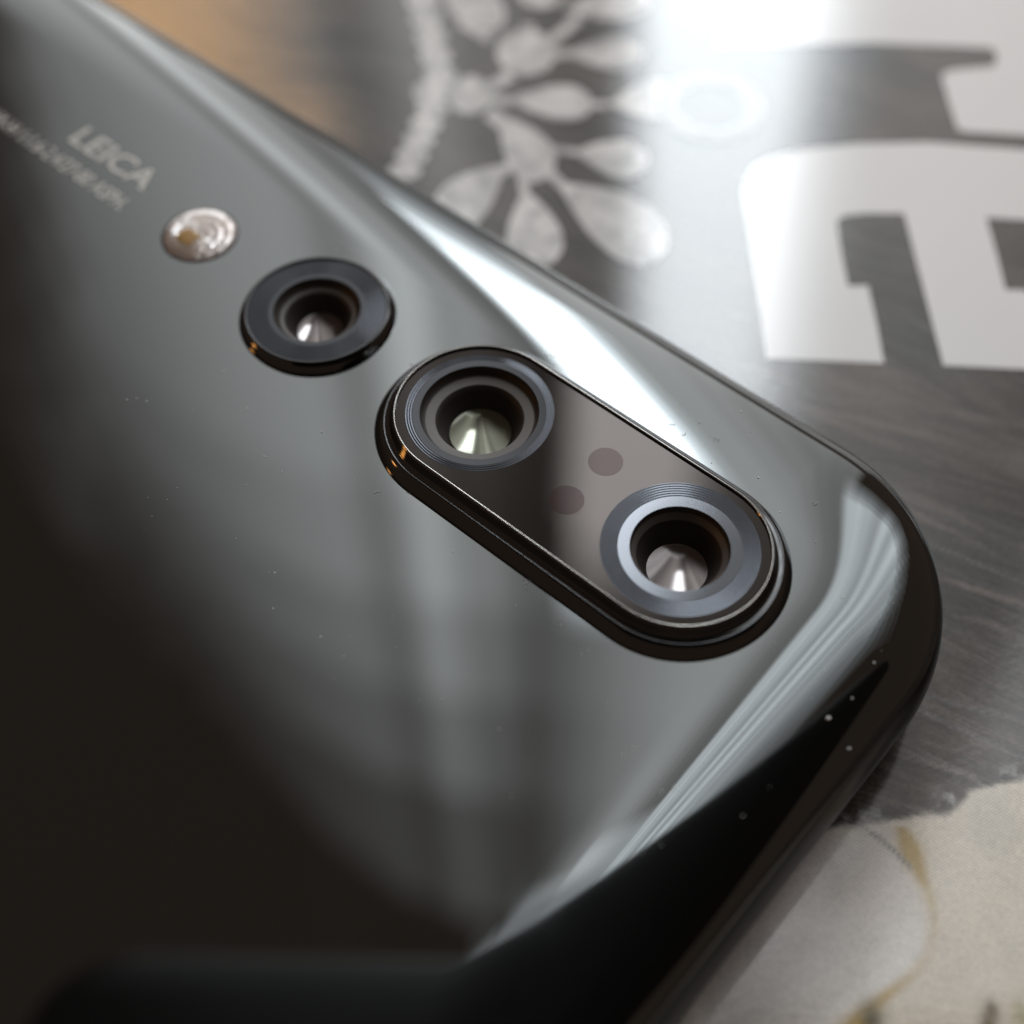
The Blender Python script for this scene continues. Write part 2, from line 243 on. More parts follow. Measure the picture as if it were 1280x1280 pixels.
def mat_page():
    m, nt, b = nm("printed_page")
    L = nt.links.new; N = nt.nodes.new
    tc = N("ShaderNodeTexCoord")
    at = N("ShaderNodeAttribute"); at.attribute_name = "print"
    ah = N("ShaderNodeAttribute"); ah.attribute_name = "hair"
    ac = N("ShaderNodeAttribute"); ac.attribute_name = "cream"
    # hair strands: noise stretched along the flow, gently bent
    warp = N("ShaderNodeTexNoise"); warp.inputs["Scale"].default_value = 45; warp.inputs["Detail"].default_value = 1
    L(tc.outputs["Object"], warp.inputs[0])
    sub = N("ShaderNodeVectorMath"); sub.operation = 'SUBTRACT'; sub.inputs[1].default_value = (0.5, 0.5, 0.5); L(warp.outputs["Color"], sub.inputs[0])
    sc = N("ShaderNodeVectorMath"); sc.operation = 'SCALE'; sc.inputs["Scale"].default_value = 0.010; L(sub.outputs[0], sc.inputs[0])
    add = N("ShaderNodeVectorMath"); L(tc.outputs["Object"], add.inputs[0]); L(sc.outputs[0], add.inputs[1])
    streaks = []
    for ang, sx, sy, seed, det in ((31, 90, 1100, 0.0, 6), (25, 420, 4800, 3.3, 4), (34, 45, 300, 7.7, 3)):
        mp = N("ShaderNodeMapping"); mp.inputs["Rotation"].default_value = (0, 0, math.radians(ang)); mp.inputs["Location"].default_value = (seed, seed, seed)
        ms = N("ShaderNodeVectorMath"); ms.operation = 'MULTIPLY'; ms.inputs[1].default_value = (sx, sy, 1)
        nz = N("ShaderNodeTexNoise"); nz.inputs["Scale"].default_value = 1.0; nz.inputs["Detail"].default_value = det; nz.inputs["Roughness"].default_value = 0.6
        L(add.outputs[0], mp.inputs[0]); L(mp.outputs[0], ms.inputs[0]); L(ms.outputs[0], nz.inputs[0])
        streaks.append(nz.outputs[0])
    def math_(op, a, c):
        n = N("ShaderNodeMath"); n.operation = op
        for i, v in enumerate((a, c)):
            if isinstance(v, (int, float)): n.inputs[i].default_value = v
            else: L(v, n.inputs[i])
        return n.outputs[0]
    s = math_('ADD', math_('MULTIPLY', streaks[0], 1.0), math_('MULTIPLY', streaks[1], 1.0))
    s = math_('ADD', s, math_('MULTIPLY', streaks[2], 1.0))            # about 1.4 on average
    s = math_('MAXIMUM', math_('MULTIPLY', math_('SUBTRACT', s, 0.90), 1.75), 0.15)      # contrast, about 1 on average
    hm = N("ShaderNodeMix"); hm.data_type = 'FLOAT'
    L(ah.outputs["Fac"], hm.inputs[0]); hm.inputs[2].default_value = 1.0; L(s, hm.inputs[3])
    # halftone dots in the pale print
    mp = N("ShaderNodeMapping"); mp.inputs["Rotation"].default_value = (0, 0, math.radians(18)); L(tc.outputs["Object"], mp.inputs[0])
    sp = N("ShaderNodeSeparateXYZ"); L(mp.outputs[0], sp.inputs[0])
    w = 2 * math.pi / 0.00018
    dx = math_('SINE', math_('MULTIPLY', sp.outputs[0], w), 0); dy = math_('SINE', math_('MULTIPLY', sp.outputs[1], w), 0)
    dots = math_('MULTIPLY', math_('MULTIPLY', dx, dy), 0.12)
    fine = N("ShaderNodeTexNoise"); fine.inputs["Scale"].default_value = 350; fine.inputs["Detail"].default_value = 4; L(tc.outputs["Object"], fine.inputs[0])
    dots = math_('ADD', dots, math_('MULTIPLY', math_('SUBTRACT', fine.outputs[0], 0.5), 0.25))
    dots = math_('ADD', math_('MULTIPLY', dots, ac.outputs["Fac"]), 1.0)
    gr = N("ShaderNodeTexNoise"); gr.inputs["Scale"].default_value = 4200; gr.inputs["Detail"].default_value = 3; gr.inputs["Roughness"].default_value = .7; L(tc.outputs["Object"], gr.inputs[0])
    gk = math_('ADD', math_('MULTIPLY', ah.outputs["Fac"], 1.1), 0.5)
    gr_ = math_('ADD', math_('MULTIPLY', math_('SUBTRACT', gr.outputs[0], 0.5), gk), 1.0)     # ink grain
    k = math_('MULTIPLY', math_('MULTIPLY', hm.outputs[0], dots), gr_)
    mul = N("ShaderNodeVectorMath"); mul.operation = 'SCALE'; L(at.outputs["Color"], mul.inputs[0]); L(k, mul.inputs["Scale"])
    L(mul.outputs[0], b.inputs["Base Color"])
    add_paper_gloss(nt, b, tc)
    return m

def mat_print(name, col, spark=0.0):
    m, nt, b = nm(name)
    L = nt.links.new; N = nt.nodes.new
    tc = N("ShaderNodeTexCoord")
    if spark:
        v = N("ShaderNodeTexVoronoi"); v.inputs["Scale"].default_value = 900; L(tc.outputs["Object"], v.inputs[0])
        n = N("ShaderNodeTexNoise"); n.inputs["Scale"].default_value = 300; n.inputs["Detail"].default_value = 4; L(tc.outputs["Object"], n.inputs[0])
        ad = N("ShaderNodeMath"); ad.operation = 'ADD'; L(v.outputs["Color"], ad.inputs[0]); L(n.outputs[0], ad.inputs[1])
        cr = N("ShaderNodeValToRGB")
        cr.color_ramp.elements[0].position = 0.45; cr.color_ramp.elements[1].position = 1.35
        cr.color_ramp.elements[0].color = (*[c * (1 - spark) for c in col], 1)
        cr.color_ramp.elements[1].color = (*[min(.82, c * (1 + spark)) for c in col], 1)
        mr = N("ShaderNodeMapRange"); mr.inputs[1].default_value = 0.2; mr.inputs[2].default_value = 1.6; L(ad.outputs[0], mr.inputs[0])
        cr.color_ramp.elements[0].position = 0.1; cr.color_ramp.elements[1].position = 0.9
        L(mr.outputs[0], cr.inputs[0]); L(cr.outputs[0], b.inputs["Base Color"])
    else:
        b.inputs["Base Color"].default_value = (*col, 1)
    add_paper_gloss(nt, b, tc)
    return m

def mat_cover_glass(name, f0=0.004):
    m = bpy.data.materials.new(name); m.use_nodes = True
    nt = m.node_tree; nt.nodes.clear()
    o = nt.nodes.new("ShaderNodeOutputMaterial"); mx = nt.nodes.new("ShaderNodeMixShader")
    t = nt.nodes.new("ShaderNodeBsdfTransparent"); g = nt.nodes.new("ShaderNodeBsdfGlossy")
    g.inputs["Roughness"].default_value = 0.0; g.inputs["Color"].default_value = (1.0, 0.85, 0.77, 1)
    fr = nt.nodes.new("ShaderNodeFresnel"); fr.inputs[0].default_value = (1 + math.sqrt(f0)) / (1 - math.sqrt(f0))
    nt.links.new(fr.outputs[0], mx.inputs[0]); nt.links.new(t.outputs[0], mx.inputs[1]); nt.links.new(g.outputs[0], mx.inputs[2])
    nt.links.new(mx.outputs[0], o.inputs[0])
    return m

M_TABLE = mat_table()
M_PAGE = mat_page()
M_EDGE = pbr("paper_edge", (0.6, 0.58, 0.54), 0.7)
M_LETTER = mat_print("white_print", (0.83, 0.80, 0.785))
M_STONE = mat_print("jewel_print", (0.56, 0.53, 0.51), 0.42)
M_DIM = mat_print("dim_jewel_print", (0.22, 0.21, 0.20), 0.3)
M_BACK = pbr("mirror_black_glass", (0.0035, 0.0036, 0.0036), 0.015, 0, 2.09, Specular_Tint=(0.945, 1.0, 1.01, 1))
def smudge(m):
    nt = m.node_tree; b = nt.nodes["Principled BSDF"]
    tc = nt.nodes.new("ShaderNodeTexCoord"); n = nt.nodes.new("ShaderNodeTexNoise"); n.inputs["Scale"].default_value = 160; n.inputs["Detail"].default_value = 6
    mr = nt.nodes.new("ShaderNodeMapRange"); mr.inputs[1].default_value = .45; mr.inputs[2].default_value = .75; mr.inputs[3].default_value = .02; mr.inputs[4].default_value = .085
    nt.links.new(tc.outputs["Object"], n.inputs[0]); nt.links.new(n.outputs[0], mr.inputs[0]); nt.links.new(mr.outputs[0], b.inputs["Roughness"])
smudge(M_BACK)
M_FRAME = pbr("black_metal", (0.003, 0.003, 0.0035), 0.32, 0, 1.36, Specular_IOR_Level=0.16)
M_GAP = pbr("dark_gasket", (0.004, 0.004, 0.004), 0.5)
M_BUMP = pbr("black_bump_metal", (0.004, 0.0038, 0.0036), 0.07, 0, 1.9)
M_TRIM = pbr("bright_trim_metal", (0.25, 0.24, 0.225), 0.10, 1.0)
M_DARKTRIM = pbr("dark_trim_metal", (0.06, 0.06, 0.062), 0.2, 1.0)
M_PLATE = pbr("black_print_under_glass", (0.005, 0.0042, 0.0038), 0.03, 0, 1.305, Specular_Tint=(1.0, 0.86, 0.79, 1))
M_RING = pbr("anodised_ring", (0.032, 0.034, 0.039), 0.05, 0.95)
M_RINGB = pbr("ring_flat", (0.055, 0.058, 0.064), 0.05, 0.95)
M_BARREL = pbr("barrel_black", (0.034, 0.027, 0.022), 0.6)
M_STEP = pbr("barrel_step", (0.095, 0.082, 0.074), 0.5)
M_LENS1 = pbr("lens_glass_olive", (0.010, 0.010, 0.007), 0.10, 0, 1.95, Specular_Tint=(0.97, 1.0, 0.80, 1))
M_LENS2 = pbr("lens_glass_pink", (0.012, 0.008, 0.008), 0.10, 0, 1.95, Specular_Tint=(1.0, 0.91, 0.90, 1))
M_GLASS = bpy.data.materials.new("coated_glass"); M_GLASS.use_nodes = True      # anti-reflection coated: the print under it does the mirroring
_nt = M_GLASS.node_tree; _nt.nodes.clear()
_o = _nt.nodes.new("ShaderNodeOutputMaterial"); _t = _nt.nodes.new("ShaderNodeBsdfTransparent"); _t.inputs[0].default_value = (.95, .945, .94, 1)
_nt.links.new(_t.outputs[0], _o.inputs[0])
M_SENSOR = pbr("sensor_window", (0.018, 0.006, 0.006), 0.05, 0, 1.235, Specular_Tint=(1.0, 0.80, 0.76, 1))
M_INK = pbr("grey_ink", (0.62, 0.59, 0.54), 0.4)
M_DUST = pbr("dust", (0.85, 0.85, 0.85), 0.9)
M_REFLECT = pbr("flash_reflector", (0.96, 0.95, 0.95), 0.22, 0.5)
M_LED = pbr("led_phosphor", (0.80, 0.52, 0.13), 0.5)
M_SLAB = pbr("matte_black", (0.004, 0.0045, 0.005), 0.3, 0, 1.5)

# ------------------------------------------------------------------ table
bm = bmesh.new()
r = bmesh.ops.create_cube(bm, size=1.0)
bmesh.ops.scale(bm, vec=(900, 900, 30), verts=bm.verts)
bmesh.ops.translate(bm, vec=(0, 0, -19.3), verts=bm.verts)
bmesh.ops.bevel(bm, geom=bm.edges[:], offset=3, segments=3, affect='EDGES')
t = link("table_top", bm, M_TABLE, smooth=False)
t["kind"] = "structure"

# ------------------------------------------------------------------ magazine
mag = empty("magazine", "glossy magazine with big white letters, printed jewels and pale petals lying under the phone", "magazine", (12, 20, 0))
mag.rotation_euler = (0, math.radians(PAGE_TILT), 0)      # the bowed page leans a degree under the phone
MO = (-12, -20, 0)
X0, X1, Y0, Y1 = -105.0, 105.0, -130.0, 160.0
bm = bmesh.new()
c = [(X0, Y0), (X1, Y0), (X1, Y1), (X0, Y1)]
ZLOW = -4.2
for k in range(10):                                   # stacked sheets, each a hair uneven, thicker towards the spine
    dx = random.Random(k).uniform(-.5, .1)
    q = [(x + (dx if x > 0 else -dx), y + (dx if y > 0 else -dx)) for x, y in c]
    def zl(x, f):
        b0 = ZLOW + (x - 12) * math.tan(math.radians(PAGE_TILT))
        return b0 + (PAGE_T - 0.05 - b0) * f
    loft(bm, [[(x, y, zl(x, k / 10)) for x, y in q], [(x, y, zl(x, (k + .85) / 10)) for x, y in q]], True, True, True)
link("inner_pages", bm, M_EDGE, mag, MO, smooth=False)

def axis(lo, hi, a, b, h, coarse):
    return np.concatenate([np.linspace(lo, a, coarse, endpoint=False), np.arange(a, b, h), np.linspace(b, hi, coarse)])
xs = axis(X0, X1, -46, 33, 0.17, 12); ys = axis(Y0, Y1, -21, 58, 0.17, 12)
GX, GY = np.meshgrid(xs, ys)
px = GX.ravel(); py = GY.ravel()

def vnoise(x, y, s, seed):
    """smooth value noise, cell size s mm"""
    rs = np.random.RandomState(seed); g = rs.rand(64, 64)
    u = x / s + 1000.3; v = y / s + 1000.7
    i = np.floor(u).astype(int); j = np.floor(v).astype(int); fu = u - i; fv = v - j
    fu = fu * fu * (3 - 2 * fu); fv = fv * fv * (3 - 2 * fv)
    a = g[i % 64, j % 64]; b = g[(i + 1) % 64, j % 64]; c_ = g[i % 64, (j + 1) % 64]; d = g[(i + 1) % 64, (j + 1) % 64]
    return (a * (1 - fu) + b * fu) * (1 - fv) + (c_ * (1 - fu) + d * fu) * fv
def fbm(x, y, s, seed, o=4):
    r_ = 0; w = 0
    for k in range(o):
        r_ = r_ + vnoise(x, y, s / 2 ** k, seed + k) * 0.5 ** k; w += 0.5 ** k
    return r_ / w
def seg_dist(x, y, pl):
    best = np.full(x.shape, 1e9); par = np.zeros(x.shape); n = len(pl) - 1
    for k, ((ax_, ay_), (bx_, by_)) in enumerate(zip(pl[:-1], pl[1:])):
        dx, dy = bx_ - ax_, by_ - ay_
        t_ = np.clip(((x - ax_) * dx + (y - ay_) * dy) / (dx * dx + dy * dy), 0, 1)
        d = np.hypot(x - ax_ - t_ * dx, y - ay_ - t_ * dy)
        m_ = d < best
        best = np.where(m_, d, best); par = np.where(m_, (k + t_) / n, par)
    return best, par
def inside(x, y, pg):
    r_ = np.zeros(x.shape, bool)
    for (ax_, ay_), (bx_, by_) in zip(pg, pg[1:] + pg[:1]):
        if ay_ == by_: continue
        r_ ^= ((ay_ > y) != (by_ > y)) & (x < (bx_ - ax_) * (y - ay_) / (by_ - ay_) + ax_)
    return r_
def sm(a, b, v):
    t_ = np.clip((v - a) / (b - a), 0, 1); return t_ * t_ * (3 - 2 * t_)
def mix(A, B, f): return A + (np.asarray(B)[None, :] - A) * f[:, None]

jx = px + (fbm(px, py, 0.9, 11) - .5) * 0.42; jy = py + (fbm(px, py, 0.9, 31) - .5) * 0.42
bd, _ = seg_dist(jx, jy, CREAM + CREAM[:1])
sd_ = np.where(inside(jx, jy, CREAM), bd, -bd)
cream = sm(-0.2, 0.2, sd_)
# dark hair photograph: neutral grey with brown areas
base = np.tile(np.array([0.062, 0.051, 0.044]), (len(px), 1))
bn = fbm(px, py, 14, 5)
base = mix(base, (0.088, 0.066, 0.054), sm(.40, .68, bn))
base = mix(base, (0.045, 0.044, 0.044), sm(.52, .75, fbm(px, py, 9, 17)) * .8)
base = mix(base, (0.11, 0.092, 0.082), sm(.62, .85, fbm(px, py, 5, 23)) * .5)
# printed skin at the far left
skd, _ = seg_dist(px, py, SKIN)
left_of = np.array(SKIN)
xi = np.interp(py, left_of[::-1, 1], left_of[::-1, 0])
skin = 1 - sm(-9.5, 4.0, px - xi + (fbm(px, py, 6, 41) - .5) * 3)
base = mix(base, (0.68, 0.375, 0.145), skin * (py > 25))
hair = (1 - cream) * (1 - .85 * skin * (py > 25))
# single pale strands crossing the dark hair
rs = random.Random(8)
for k in range(190):
    x_, y_ = rs.uniform(-4, 33), rs.uniform(-14, 24); ang = math.radians(rs.gauss(-27, 8)); curv = rs.gauss(0, .02); st = rs.uniform(.5, 1.3)
    pl = [(x_, y_)]
    for q in range(9):
        x_ += st * math.cos(ang); y_ += st * math.sin(ang); ang += curv; pl.append((x_, y_))
    P_ = np.array(pl); m_ = np.where((px > P_[:, 0].min() - .5) & (px < P_[:, 0].max() + .5) & (py > P_[:, 1].min() - .5) & (py < P_[:, 1].max() + .5))[0]
    if not len(m_): continue
    d_, t_ = seg_dist(px[m_], py[m_], pl)
    f_ = np.exp(-(d_ / rs.uniform(.06, .16)) ** 2) * np.sin(np.pi * t_) * rs.uniform(.3, 1.0)
    col_ = rs.choice(((.17, .135, .12), (.15, .14, .135), (.13, .10, .085), (.02, .018, .017)))
    base[m_] = base[m_] + (np.array(col_) - base[m_]) * f_[:, None]
# pale petals
pet = np.tile(np.array([0.74, 0.645, 0.53]), (len(px), 1))
od, op = seg_dist(px, py, OCHRE)
ox = np.interp(py, np.array(OCHRE)[::-1, 1], np.array(OCHRE)[::-1, 0])
side = px - ox
pet = mix(pet, (0.80, 0.715, 0.66), sm(0.3, -1.2, side))                       # left petal, paler
pet = mix(pet, (0.60, 0.535, 0.485), sm(0.50, .72, fbm(px, py, 4.5, 53)) * sm(0, -2.5, side) * 0.75)
pet = mix(pet, (0.65, 0.58, 0.48), sm(.45, .7, fbm(px, py, 5, 61)) * sm(0, 1.5, side) * .7)
pet = mix(pet, (0.82, 0.76, 0.69), np.exp(-((side + 0.9) / 0.8) ** 2) * sm(.3, .6, op) * .7)
wid = 0.26 + 0.5 * np.exp(-((op - .12) / .1) ** 2) * .35 + .25 * sm(.75, 1.0, op)
och = np.exp(-(od / wid) ** 2) * (0.95 * np.exp(-((op - .12) / .16) ** 2) + .35 + .6 * sm(.6, .85, op))
och *= (py < OCHRE[0][1] + .1) * np.clip(.6 + fbm(px, py, .8, 71), 0, 1.1)
pet = mix(pet, (0.50, 0.33, 0.10), np.clip(och, 0, .9))
cd, _ = seg_dist(px, py, CREASE)
pet = mix(pet, (0.20, 0.18, 0.165), np.exp(-(cd / .11) ** 2) * .75)
for (mx_, my_), rr, cc in zip(MARKS, (.30, .35, .5, .45), ((.12, .07, .02), (.14, .09, .03), (.10, .08, .035), (.45, .40, .22))):
    pet = mix(pet, cc, np.exp(-(((px - mx_) / rr) ** 2 + ((py - my_) / (rr * 1.5)) ** 2)) * .9)
edge = np.exp(-(sd_ / .35) ** 2) * (sd_ > 0)
pet = mix(pet, (0.78, 0.69, 0.59), edge * .6)
rim = np.exp(-((sd_ + .45) / .4) ** 2) * sm(.5, .72, fbm(px, py, .7, 83))
base = mix(base, (0.34, 0.33, 0.32), rim * .8 * (px > 6))
rgb = base * (1 - cream[:, None]) + pet * cream[:, None]

nx, ny = len(xs), len(ys)
me = bpy.data.meshes.new("front_page")
idx = np.arange(nx * ny).reshape(ny, nx)
quads = np.stack([idx[:-1, :-1], idx[:-1, 1:], idx[1:, 1:], idx[1:, :-1]], -1).reshape(-1, 4)
co = np.stack([px, py, np.full(px.shape, PAGE_T)], 1) * MM
me.vertices.add(len(co)); me.vertices.foreach_set("co", co.astype(np.float32).ravel())
me.loops.add(quads.size); me.loops.foreach_set("vertex_index", quads.astype(np.int32).ravel())
me.polygons.add(len(quads))
me.polygons.foreach_set("loop_start", np.arange(0, quads.size, 4, dtype=np.int32))
me.update(calc_edges=True)
me.polygons.foreach_set("use_smooth", np.ones(len(quads), bool))
a = me.attributes.new("print", 'FLOAT_COLOR', 'POINT')
a.data.foreach_set("color", np.concatenate([rgb, np.ones((len(px), 1))], 1).astype(np.float32).ravel())
a = me.attributes.new("hair", 'FLOAT', 'POINT'); a.data.foreach_set("value", hair.astype(np.float32))
a = me.attributes.new("cream", 'FLOAT', 'POINT'); a.data.foreach_set("value", cream.astype(np.float32))
me.materials.append(M_PAGE)
page = bpy.data.objects.new("front_page", me); COL.objects.link(page); page.parent = mag; page.location = Vector(MO) * MM

for pts in (LETTER_LOW, LETTER_UP):
    link("printed_letter", poly_sheet(pts, PAGE_T + 0.015), M_LETTER, mag, MO, smooth=False)
for k, pts in enumerate(STEMS):
    link("printed_link", poly_sheet(pts, PAGE_T + 0.006), M_STONE, mag, MO, smooth=False)
for k, pts in enumerate(STONES):
    if k == len(STONES) - 1:                             # the last one is an open ring
        cx_ = sum(p[0] for p in pts) / len(pts); cy_ = sum(p[1] for p in pts) / len(pts)
        bm = fill(bmesh.new(), [pts, [(cx_ + (x - cx_) * .62, cy_ + (y - cy_) * .62) for x, y in pts]], PAGE_T + .03)
        link("printed_jewel", bm, M_DIM, mag, MO, smooth=False); continue
    link("printed_jewel", poly_sheet(smooth_closed(pts, 3), PAGE_T + 0.010 + 0.0008 * k), M_STONE, mag, MO, smooth=False)

# ------------------------------------------------------------------ phone lying face down
PHI = math.radians(-42.3301)
AX = Vector((math.cos(PHI), math.sin(PHI), 0)); SD = Vector((-math.sin(PHI), math.cos(PHI), 0))
CX, CY = -66.0, -25.0                                  # phone centre in phone coordinates (origin: lens nearest the top edge, on the back)
base_pt = AX * CX + SD * CY + Vector((0, 0, PAGE_T + 0.03))
phone = empty("smartphone", "black glossy smartphone lying face down on the magazine, camera bumps up", "smartphone", base_pt, PHI)
PO = Vector((-CX, -CY, 7.8 - 0.03))
XT, XB, YL, YR, RC = 11.48, 11.48 - 155.0, 11.93, 11.93 - 73.9, 10.0

def outline(d, z, n=32):
    x1, x0, y1, y0, rc = XT - d, XB + d, YL - d, YR + d, max(RC - d, 0.3)
    p = []
    for cx_, cy_, a0 in ((x1 - rc, y1 - rc, 0), (x0 + rc, y1 - rc, 90), (x0 + rc, y0 + rc, 180), (x1 - rc, y0 + rc, 270)):
        for k in range(n + 1):
            a_ = math.radians(a0 + 90.0 * k / n)
            p.append((cx_ + rc * math.cos(a_), cy_ + rc * math.sin(a_), z))
    return p

DF, DE, HG, PW = 7.0, 0.28, 2.4, 2.4                    # flat from 6 mm inwards; glass ends 0.28 mm inside the widest line
def back_z(d):
    if d >= DF: return 0.0
    t_ = min((DF - d) / (DF - DE), 1.0)
    return -HG * (1 - (1 - t_ ** PW) ** 0.5)
NP = 44
prof = []
for k in range(NP + 1):
    th = k / NP * math.pi / 2 * 0.86
    t_ = math.sin(th) ** (2 / PW)
    prof.append((DF - t_ * (DF - DE), -HG * (1 - math.cos(th))))
bm = bmesh.new()
loft(bm, [outline(d, z) for d, z in prof], True, False, False)
fill(bm, [outline(DF, 0), stadium(4.4, 0, 11.73), [(x - 22.75, y) for x, y, _ in circle(3.5, 0)]], 0.0)
bmesh.ops.remove_doubles(bm, verts=bm.verts[:], dist=1e-4)
fix(bm)
if sum(f.normal.z * f.calc_area() for f in bm.faces) < 0: bmesh.ops.reverse_faces(bm, faces=bm.faces[:])
link("back_glass", bm, M_BACK, phone, PO)
bm = bmesh.new()
loft(bm, [outline(d, z) for d, z in ((1.2, -1.7), (0.52, -1.85), (0.52, -1.96), (1.2, -2.0))])
link("gasket", fix(bm), M_GAP, phone, PO)
bm = bmesh.new()
fr = [(1.3, -1.94), (0.47, -1.94), (0.44, -1.95)] + [(0.42 - 0.42 * math.sin(math.pi * k / 12) ** .7, -1.98 - 4.2 * k / 12) for k in range(13)] + [(0.42, -6.22), (1.3, -6.25)]
loft(bm, [outline(d, z) for d, z in fr])
link("metal_frame", fix(bm), M_FRAME, phone, PO)
bm = bmesh.new()
loft(bm, [outline(d, z) for d, z in ((0.50, -1.93), (0.47, -1.905), (0.43, -1.92), (0.41, -1.96))])
link("frame_edge", fix(bm), M_DARKTRIM, phone, PO)
bm = bmesh.new()
loft(bm, [outline(d, z) for d, z in ((0.5, -6.24), (0.6, -6.9), (1.0, -7.4), (1.8, -7.7), (3.0, -7.77))], True, False, True)
link("front_glass", fix(bm), M_FRAME, phone, PO)

def sub(name, bm, mat, parent, off=(0, 0, 0), smooth=True):
    return link(name, bm, mat, parent, off, smooth)

def plate_with_holes(outer, holes, z):
    return fill(bmesh.new(), [outer] + holes, z)

def ring_prof(r_out, r_groove, r_in, z, ng):
    """grooved outer band"""
    p = []
    for k in range(ng * 6 + 1):
        r_ = r_out + (r_groove - r_out) * k / (ng * 6)
        p.append((r_, z + 0.0035 * math.sin(2 * math.pi * k / 6)))
    return p

def lens_set(parent, off, z, r_out, r_groove, r_in, barrel, step, r_lens, z_lens, lens_mat, ng=7):
    sub("engraved_ring", fix_up(lathe(ring_prof(r_out, r_groove, r_in, z, ng), 128)), M_RING, parent, off)
    sub("inner_ring", fix_up(lathe([(r_groove, z), (r_in, z - .006)], 128)), M_RINGB, parent, off)
    sub("lens_barrel", fix_in(lathe(barrel, 128)), M_BARREL, parent, off)
    sub("barrel_step", fix_in(lathe(step, 128)), M_STEP, parent, off)
    R_ = r_lens * 3.9                                   # dished rear surface that mirrors the window
    h0 = math.sqrt(R_ * R_ - r_lens * r_lens)
    pr = []
    for k in range(22):
        a_ = math.asin(r_lens / R_) * (1 - k / 21)
        pr.append((max(R_ * math.sin(a_), 0.002), z_lens - R_ * math.cos(a_) + h0))
    sub("lens_element", fix_up(lathe(pr, 96, False, True)), lens_mat, parent, off)

def fix_up(bm):
    for f in bm.faces:
        f.normal_update()
    if sum(f.normal.z * f.calc_area() for f in bm.faces) < 0:
        bmesh.ops.reverse_faces(bm, faces=bm.faces[:])
    return bm
def fix_in(bm):
    """normals towards the axis / upwards"""
    for f in bm.faces: f.normal_update()
    s_ = 0
    for f in bm.faces:
        c_ = f.calc_center_median(); s_ += (-(c_.x * f.normal.x + c_.y * f.normal.y) / max(math.hypot(c_.x, c_.y), 1e-6) + f.normal.z) * f.calc_area()
    if s_ < 0: bmesh.ops.reverse_faces(bm, faces=bm.faces[:])
    return bm

# ---- double camera bump
LN = 11.73; HP = 1.27
bump_prof = [(5.02, -0.02), (5.0, 0.06), (4.93, 0.16), (4.72, 0.50), (4.62, 0.60), (4.54, 0.635), (4.36, 0.65), (4.28, 0.68), (4.22, 0.76), (4.10, 1.14), (4.06, 1.20), (4.0, 1.235)]
bm = bmesh.new(); loft(bm, [stadium(r_, z, LN) for r_, z in bump_prof])
bump = link("dual_camera_bump", fix(bm), M_BUMP, phone, PO)
bm = bmesh.new(); loft(bm, [stadium(r_, z, LN) for r_, z in ((4.56, 0.640), (4.545, 0.652), (4.50, 0.655), (4.48, 0.650))])
sub("ledge_trim", fix(bm), M_DARKTRIM, bump)
bm = bmesh.new(); loft(bm, [stadium(r_, z, LN) for r_, z in ((4.05, 1.215), (4.03, 1.262), (3.99, 1.28), (3.95, 1.265), (3.93, 1.22), (3.93, 1.1))])
sub("chrome_trim", fix(bm), M_TRIM, bump)
ZP = 1.14
plate = plate_with_holes(stadium(3.935, 0, LN), [circle(3.5, 0, 128), [(x - LN, y) for x, y, _ in circle(3.5, 0, 128)]], ZP)
sub("black_plate", plate, M_PLATE, bump, smooth=False)
lens_set(bump, (0, 0, 0), ZP, 3.5, 2.72, 2.2,
         [(2.2, ZP - .04), (2.14, ZP - .3), (1.95, ZP - .5), (1.9, ZP - .62), (1.42, ZP - 1.7), (1.25, ZP - 2.0)],
         [(2.12, ZP - .32), (1.93, ZP - .52), (1.88, ZP - .60)], 1.36, ZP - 1.72, M_LENS2, 6)
lens_set(bump, (-LN, 0, 0), ZP, 3.5, 3.15, 2.8,
         [(2.8, ZP - .04), (2.72, ZP - .45), (2.45, ZP - .5), (2.1, ZP - .56), (1.95, ZP - .9), (1.5, ZP - 1.8), (1.3, ZP - 2.0)],
         [(2.56, ZP - .475), (2.45, ZP - .485), (2.1, ZP - .545)], 1.48, ZP - 1.62, M_LENS1, 3)
for (sx, sy, sr) in SENSORS:
    bm = bmesh.new(); bm.faces.new([bm.verts.new((sx + sr * math.cos(2 * math.pi * k / 40), sy + sr * math.sin(2 * math.pi * k / 40), ZP + 0.006)) for k in range(40)])
    sub("sensor_window", bm, M_SENSOR, bump, smooth=False)
bm = bmesh.new(); bm.faces.new([bm.verts.new(p) for p in stadium(3.94, 1.215, LN)])
sub("cover_glass", bm, M_GLASS, bump, smooth=False)

# ---- single camera bump
US = -22.75; HS = 0.54; VS = SINGLE_V
s_prof = [(3.98, -0.02), (3.97, 0.05), (3.93, 0.14), (3.82, 0.34), (3.74, 0.44), (3.66, 0.50), (3.60, HS), (3.52, HS)]
one = link("single_camera_bump", fix(lathe(s_prof, 128)), M_BUMP, phone, PO + Vector((US, VS, 0)))
sub("rim_trim", fix(lathe([(3.62, HS - .01), (3.60, HS + .018), (3.55, HS + .02), (3.52, HS - .02)], 128)), M_DARKTRIM, one)
lens_set(one, (0, 0, 0), HS - .08, 3.53, 2.45, 2.2,
         [(2.2, HS - .12), (2.14, HS - .4), (1.7, HS - .62), (1.6, HS - .8), (1.2, HS - 1.7), (1.1, HS - 1.85)],
         [(2.1, HS - .43), (1.72, HS - .60)], 1.16, HS - 1.58, M_LENS2, 8)
bm = bmesh.new(); bm.faces.new([bm.verts.new(p) for p in circle(3.53, HS - .03, 96)])
sub("cover_glass", bm, M_GLASS, one, smooth=False)

